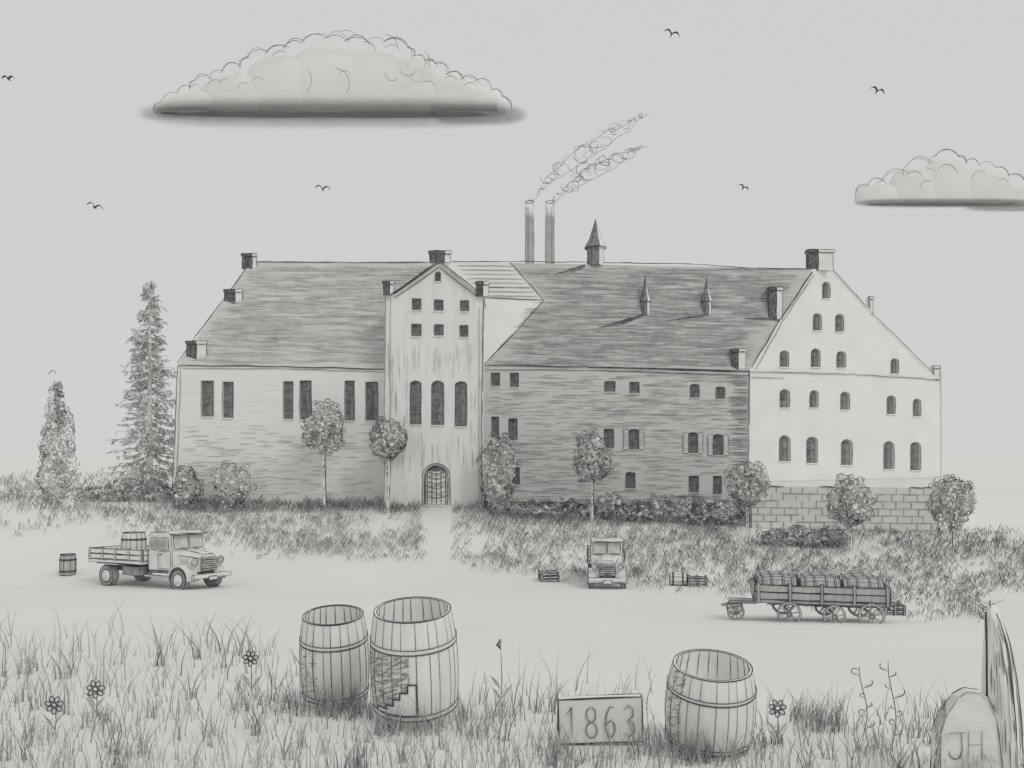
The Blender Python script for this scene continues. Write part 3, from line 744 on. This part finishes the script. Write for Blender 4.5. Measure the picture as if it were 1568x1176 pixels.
# boundary stone
d=5.0;k=d/F; g0=G((1480-CX)*k,d); e=empty('boundary_stone',g0); b=B([STONE]); s=B(GR)
out=[(1424,1280),(1426,1120),(1436,1090),(1458,1062),(1475,1053),(1497,1056),(1512,1068),(1526,1096),(1536,1180),(1538,1280)]
fr=[P(x,y,d) for x,y in out]; inn=[P(1482+(x-1482)*.86+6,y+6,d-.06) for x,y in out]; bk=[P(x+4,y+3,d+.28) for x,y in out]
n=len(out)
b.poly(inn); b.poly(bk)
for i in range(n-1): b.poly([inn[i],inn[i+1],fr[i+1],fr[i]]); b.poly([fr[i],fr[i+1],bk[i+1],bk[i]]); s.sk(fr[i],fr[i+1],1.1*k,0,twice=.6); s.sk(inn[i]-Vector((0,.005,0)),inn[i+1]-Vector((0,.005,0)),.8*k,1)
Z=lambda x,y:P(x,y,d-.066)
for ch in ([(1454,1123),(1478,1122)],[(1472,1122),(1473,1150),(1470,1160),(1462,1163),(1455,1158),(1453,1150)],[(1484,1120),(1483,1162)],[(1484,1141),(1504,1140)],[(1504,1119),(1504,1162)]):
    for rep in range(2): s.tube([Z(x+U(-.6,.6),y) for x,y in ch],1.0*k,1)
for i in range(110):
    x=U(1428,1446); y=U(1085,1250); s.sk(P(x,y,d-.05),P(x+U(2,6),y-U(10,26),d-.06),.7*k,1 if R()<.5 else 2)
for i in range(60):
    x=U(1448,1528); y=U(1165,1260); s.sk(P(x,y,d-.07),P(x+U(-2,4),y-U(6,20),d-.07),.5*k,2)
b.done('block',e);s.done('carving',e)
# wooden post
d=5.3;k=d/F; x0=(1538-CX)*k; e=empty('wooden_post',G(x0,d)); b=B([WOOD]); s=B(GR)
g0=G(x0,d)
zz=CZ+(HY-915)*k; H=zz-g0.z-.06
rr=[(-.1,27),(H*.35,26),(H*.6,22),(H*.8,17),(H*.9,13),(H*.97,9),(H,3)]
n=14
def pr(ii,a): return 1+.10*math.sin(3*a+1)+.05*math.sin(7*a+ii)
for i,(hh,r) in enumerate(rr):
    for q in range(n):
        a=2*math.pi*q/n; w=r*k*pr(i,a); b.v((x0-(i*4)*k+w*math.cos(a),d+w*math.sin(a),g0.z+hh+(.05*math.sin(a*2+.5) if i>3 else 0)))
for i in range(len(rr)-1):
    for q in range(n): b.F.append([i*n+q,i*n+(q+1)%n,(i+1)*n+(q+1)%n,(i+1)*n+q]); b.I.append(0)
def rad(h_):
    for i in range(len(rr)-1):
        if h_<=rr[i+1][0]:
            t=(h_-rr[i][0])/(rr[i+1][0]-rr[i][0]); return rr[i][1]+(rr[i+1][1]-rr[i][1])*t,i+t
    return 3,6
def pp_(hh,a,f):
    r,ii=rad(hh); w=r*k*f*pr(ii,a); return (x0-ii*4*k+w*math.cos(a),d+w*math.sin(a),g0.z+hh)
for i in range(70):
    h0=U(.02,H*.85); h1=min(H*.95,h0+U(.08,.3)); a=U(math.pi*1.05,math.pi*1.98)
    s.tube([pp_(h0+(h1-h0)*q/4,a,1.02) for q in range(5)],.6*k*U(.5,1.2),0 if R()<.08 else (1 if R()<.5 else 2))
for a in (math.pi*1.0,math.pi*1.04,math.pi*1.97,math.pi*1.6):
    s.tube([pp_(H*.97*q/15,a,1.03) for q in range(16)],1.0*k,0,taper=.8)
for i in range(14):
    p=Vector((x0-24*k,d,g0.z+H*U(.9,1))); s.tube([p,p+Vector((U(-.06,.06),0,U(.0,.05))),p+Vector((U(-.1,.1),0,U(-.02,.08)))],.8*k,1)
b.done('timber',e,True);s.done('grain',e)
# ------------------------------------------------------------ flowers and weeds
def flower(px,py,yb,R_,kind=0):
    p=GP(px,yb); k=p.y/F; e=empty('flower',p); s=B(GR+[LEAFA]); top=P(px,py,p.y)
    s.tube([p,p.lerp(top,.5)+Vector((.01,0,0)),top],1.0*k,1)
    for sd in (-1,1,-1):
        q=p.lerp(top,U(.15,.4)); l=U(10,18)*k
        s.tube([q,q+Vector((sd*l*.6,0,l*.9)),q+Vector((sd*l,0,l*1.3))],.9*k,0); s.poly([q,q+Vector((sd*l*.3,-.005,l*.9)),q+Vector((sd*l,0,l*1.3)),q+Vector((sd*l*.7,.005,l*.5))],4)
    if kind==0:
        s.ring(top-Vector((0,.01,0)),(0,1,.2),R_*.28*k,1.1*k,0,10)
        for i in range(7):
            a=2*math.pi*i/7+.2; c=top+Vector((math.cos(a)*R_*.68*k,-.004-.004*(i%2),math.sin(a)*R_*.68*k)); f_=U(.9,1.1)
            pts=[c+Vector((R_*.33*f_*k*math.cos(t)*math.cos(a)-R_*.26*k*math.sin(t)*math.sin(a),0,R_*.33*f_*k*math.cos(t)*math.sin(a)+R_*.26*k*math.sin(t)*math.cos(a))) for t in [j*math.pi/5 for j in range(11)]]
            s.poly(pts[:-1],4); s.tube([q-Vector((0,.004,0)) for q in pts],.8*k,0,taper=1)
    else:
        for i in range(8):
            a=U(-.6,.6); s.tube([top,top+Vector((math.sin(a-.4)*R_*k,0,R_*k*.8)),top+Vector((math.sin(a)*R_*.4*k,0,R_*k*1.8))],.8*k,0 if R()<.5 else 1)
    s.done('stem_and_petals',e)
for f in FL: flower(*f)
def weed(px,yt,yb,nb):
    p=GP(px,yb);k=p.y/F;e=empty('curly_weed',p);s=B(GR+[LEAFA]);H=(yb-yt)*k
    main=[p+Vector((math.sin(t*5)*6*k,0,H*t)) for t in [i/12 for i in range(13)]]
    s.tube(main,.9*k,1)
    for i in range(nb):
        t=.1+.9*i/nb+U(-.03,.03); q=p+Vector((math.sin(t*5)*6*k,0,H*t)); sd=-1 if i%2 else 1; l=U(8,20)*k; c_=U(.3,.5)
        s.tube([q]+[q+Vector((sd*(l*.5+l*c_*math.sin(a)),0,l*.55-l*.4*math.cos(a)*(1-.1*a))) for a in [j*.6 for j in range(1,random.choice((5,7,9)))]],.85*k,1 if R()<.5 else 0)
        s.poly([q,q+Vector((sd*l*.5,-.004,l*.1)),q+Vector((sd*l*.9,0,l*.3)),q+Vector((sd*l*.4,.004,l*.4))],4)
    s.done('stem_and_tendrils',e)
weed(1322,1020,1125,6);weed(1366,1012,1140,8)
# ------------------------------------------------------------ birds
def bird(px,py,w,tilt,d=42):
    k=d/F; c=P(px,py,d); e=empty('bird',c); b=B([G_D]); b.mt=Matrix.Translation(c)@Matrix.Rotation(math.radians(tilt),4,'Y')
    L=w*k/2
    b.ell((0,0,-.01),.035,.15,.03,0,8,6)
    b.ell((0,-.16,.005),.022,.04,.022,0,8,5)
    b.poly([(-.015,.12,0),(.015,.12,0),(.04,.24,0),(-.04,.24,0)])
    for sd in (-1,1):
        N=8; up=[];lo=[]
        for i in range(N+1):
            t=i/N; x=sd*L*t; z=.42*L*math.sin(math.pi*min(1,t*.95+.02)); ch=.06*(1-t)**.6+.012
            up.append(Vector((x,-ch-.04*math.sin(t*3),z+.008)));lo.append(Vector((x,ch,z-.008)))
        for i in range(N): b.poly([up[i],up[i+1],lo[i+1],lo[i]])
        b.tube([(u+l)/2 for u,l in zip(up,lo)],.02,0,4)
    b.mt=None; b.done('body_and_wings',e)
for q in ((1028,53,26,18),(13,121,20,2),(145,318,27,18),(494,290,24,8),(1138,288,17,28),(1343,140,23,20)): bird(*q)
# ------------------------------------------------------------ clouds
def smear(e,c,rx,rz,peak,th=1.2):
    """thin bank of grey rain haze: layered sheets whose opacity thins out to the edge"""
    m=bpy.data.materials.new('cloud_base_shade'); m.use_nodes=True; nt=m.node_tree; nt.nodes.clear(); N=nt.nodes.new
    o=N('ShaderNodeOutputMaterial'); df=N('ShaderNodeBsdfDiffuse'); df.inputs[0].default_value=(.27,.268,.26,1); tr=N('ShaderNodeBsdfTransparent'); mx=N('ShaderNodeMixShader')
    tc=N('ShaderNodeTexCoord'); sp=N('ShaderNodeSeparateXYZ')
    def M(op,a,b=None):
        n=N('ShaderNodeMath'); n.operation=op
        for i,v in enumerate((a,b)):
            if v is None: continue
            if isinstance(v,(int,float)): n.inputs[i].default_value=v
            else: nt.links.new(v,n.inputs[i])
        return n.outputs[0]
    nt.links.new(tc.outputs['Object'],sp.inputs[0])
    x=M('ABSOLUTE',sp.outputs[0]); r=M('ADD',M('POWER',x,5.0),M('MULTIPLY',sp.outputs[2],sp.outputs[2]))
    mr=N('ShaderNodeMapRange'); mr.interpolation_type='SMOOTHERSTEP'
    for i,v in ((1,0),(2,1),(3,1),(4,0)): mr.inputs[i].default_value=v
    nt.links.new(r,mr.inputs[0])
    mp=N('ShaderNodeMapping'); mp.inputs['Scale'].default_value=(6,1,1.3); nz=N('ShaderNodeTexNoise'); nz.inputs['Scale'].default_value=1.6; nz.inputs['Detail'].default_value=6
    nt.links.new(tc.outputs['Object'],mp.inputs[0]); nt.links.new(mp.outputs[0],nz.inputs[0])
    f=M('MULTIPLY',M('MULTIPLY',mr.outputs[0],peak),M('ADD',M('MULTIPLY',nz.outputs[0],.9),.55))
    nt.links.new(f,mx.inputs[0]); nt.links.new(tr.outputs[0],mx.inputs[1]); nt.links.new(df.outputs[0],mx.inputs[2]); nt.links.new(mx.outputs[0],o.inputs[0])
    b=B([m])
    for i in range(3):
        y=-th+i*th
        b.poly([(-1,y,-1),(1,y,-1),(1,y,1),(-1,y,1)])
    ob=b.done('cloud_base_shade'); ob.parent=e; ob.location=c-Vector(e.location); ob.scale=(rx,1,rz)
def cloud(out,base,d,lumps,inner,dk):
    k=d/F; c=P(sum(p[0] for p in out)/len(out),base,d); e=empty('cloud',c); b=B([CLOUD]); s=B(GR)
    zb=CZ+(HY-base)*k
    for i,(x,y,rx,ry) in enumerate(lumps):
        b.ell(P(x,y,d+i*.05),rx*k,.75+.02*i,ry*k,0,28,18,.03,zmin=zb)
    b.done('vapour',e,True)
    for i in range(len(out)-1):
        (x0,y0),(x1,y1)=out[i],out[i+1]; n=8
        L=math.hypot(x1-x0,y1-y0); nx,ny=(y1-y0)/L,-(x1-x0)/L
        for rep in range(2 if R()<.6 else 1):
            h=L*U(.25,.45); o0=U(-.15,0); o1=U(1.0,1.3)
            pts=[]
            for j in range(n+1):
                t=o0+(o1-o0)*j/n
                bb=4*t*(1-t) if False else 4*(t-o0)*(o1-t)/(o1-o0)**2
                pts.append(P(x0+(x1-x0)*t+nx*h*bb+U(-.4,.4),y0+(y1-y0)*t+ny*h*bb+U(-.4,.4),d-1.2))
            s.tube(pts,.6*k*U(.6,1.15),1 if R()<.75 else 2)
    for x,y,r,a0,sp in inner:
        s.tube([P(x+r*math.cos(a0+sp*j/9),y-r*1.15*math.sin(a0+sp*j/9),d-1.3) for j in range(10)],.5*k,2 if R()<.5 else 1)
    s.done('wisps',e)
    for q in dk: smear(e,P(q[0],q[1],d-2.2),q[2]*k,q[3]*k,q[4],q[5])  # see-through grey sheets paint the shaded cloud base
o1=[(236,172),(246,158),(270,144),(291,136),(298,124),(322,122),(340,112),(368,104),(380,90),(408,82),(436,74),(462,66),(498,60),(530,64),(560,68),(586,66),(624,74),(634,86),(650,94),(666,98),(684,114),(706,122),(728,126),(752,138),(768,148),(780,164)]
lm=[(300,168,58,30),(360,160,60,50),(430,150,62,70),(500,145,72,80),(570,145,66,74),(630,150,55,66),(690,160,50,46),(735,165,42,32),(400,170,130,40),(600,170,150,40),(265,170,30,16),(510,165,240,26)]
inn=[(330,138,14,.6,2.2),(375,140,12,1,2),(395,128,9,.5,2.4),(455,122,22,-.9,1.8),(515,128,20,-.8,2.6),(528,122,12,.6,2),(600,112,10,3,2.5),(625,100,14,3.4,2.4),(640,112,12,3,2.6),(655,140,14,.2,2),(600,84,14,.3,2.2),(560,82,16,.2,1.6),(690,130,12,.5,2),(430,96,16,1,1.6),(300,140,10,1,2),(720,140,12,.6,2),(345,130,8,.8,2),(660,104,10,0,3),(590,76,20,.2,1.4),(615,84,16,-.6,1.6),(640,96,18,-.4,1.4),(530,74,24,.8,1.2)]
cloud(o1,173,88,lm,inn,[(508,173,305,27,.26,.3),(500,172,255,16,.26,.25),(735,177,75,17,.24,.2),(270,174,60,13,.15,.35)])
o2=[(1310,300),(1328,286),(1352,278),(1384,268),(1390,254),(1424,250),(1434,240),(1466,240),(1478,250),(1500,254),(1524,258),(1544,270),(1568,284),(1600,290),(1640,300),(1660,320)]
lm2=[(1345,304,36,24),(1400,298,42,44),(1450,295,46,56),(1510,298,50,44),(1575,308,60,28),(1430,306,110,26)]
inn2=[(1400,278,14,.6,2),(1450,270,16,.3,2.4),(1500,275,12,.6,2.6),(1350,288,10,.6,2),(1420,290,12,1,2),(1535,285,10,.4,2),(1425,270,10,.5,2)]
cloud(o2,312,88,lm2,inn2,[(1450,311,148,8,.42,.2),(1590,318,120,7,.35,.3)])
# ------------------------------------------------------------ sky & sun
sc=bpy.context.scene
w=bpy.data.worlds.new("World"); sc.world=w; w.use_nodes=True; nt=w.node_tree; bg=nt.nodes['Background']
sv=Vector((.55,-.62,.75)).normalized()
sky=nt.nodes.new('ShaderNodeTexSky'); sky.sky_type='NISHITA'; sky.sun_disc=False
sky.sun_elevation=math.asin(sv.z); sky.sun_rotation=math.atan2(sv.x,sv.y)
hs=nt.nodes.new('ShaderNodeHueSaturation'); hs.inputs['Saturation'].default_value=.12
mx=nt.nodes.new('ShaderNodeMix'); mx.data_type='RGBA'; mx.inputs[0].default_value=.975
mx.inputs[7].default_value=(6.3,6.3,6.2,1)
nt.links.new(sky.outputs[0],hs.inputs['Color']); nt.links.new(hs.outputs[0],mx.inputs[6]); nt.links.new(mx.outputs[2],bg.inputs[0]); bg.inputs[1].default_value=.1
l=bpy.data.lights.new('sun','SUN'); l.energy=.7; l.angle=math.radians(18); l.color=(1,.98,.95)
lo=bpy.data.objects.new('sun',l); lo.rotation_euler=(-sv).to_track_quat('-Z','Y').to_euler(); sc.collection.objects.link(lo)
cd=bpy.data.cameras.new('camera'); co=bpy.data.objects.new('camera',cd); sc.collection.objects.link(co)
co.location=(0,0,CZ); co.rotation_euler=(math.radians(90),0,0); cd.lens=36*F/1568; cd.sensor_width=36
cd.shift_y=(HY-588)/1568; cd.clip_end=9000; cd.clip_start=.1
sc.camera=co
sc.view_settings.view_transform='Standard'; sc.view_settings.look='None'; sc.view_settings.exposure=0
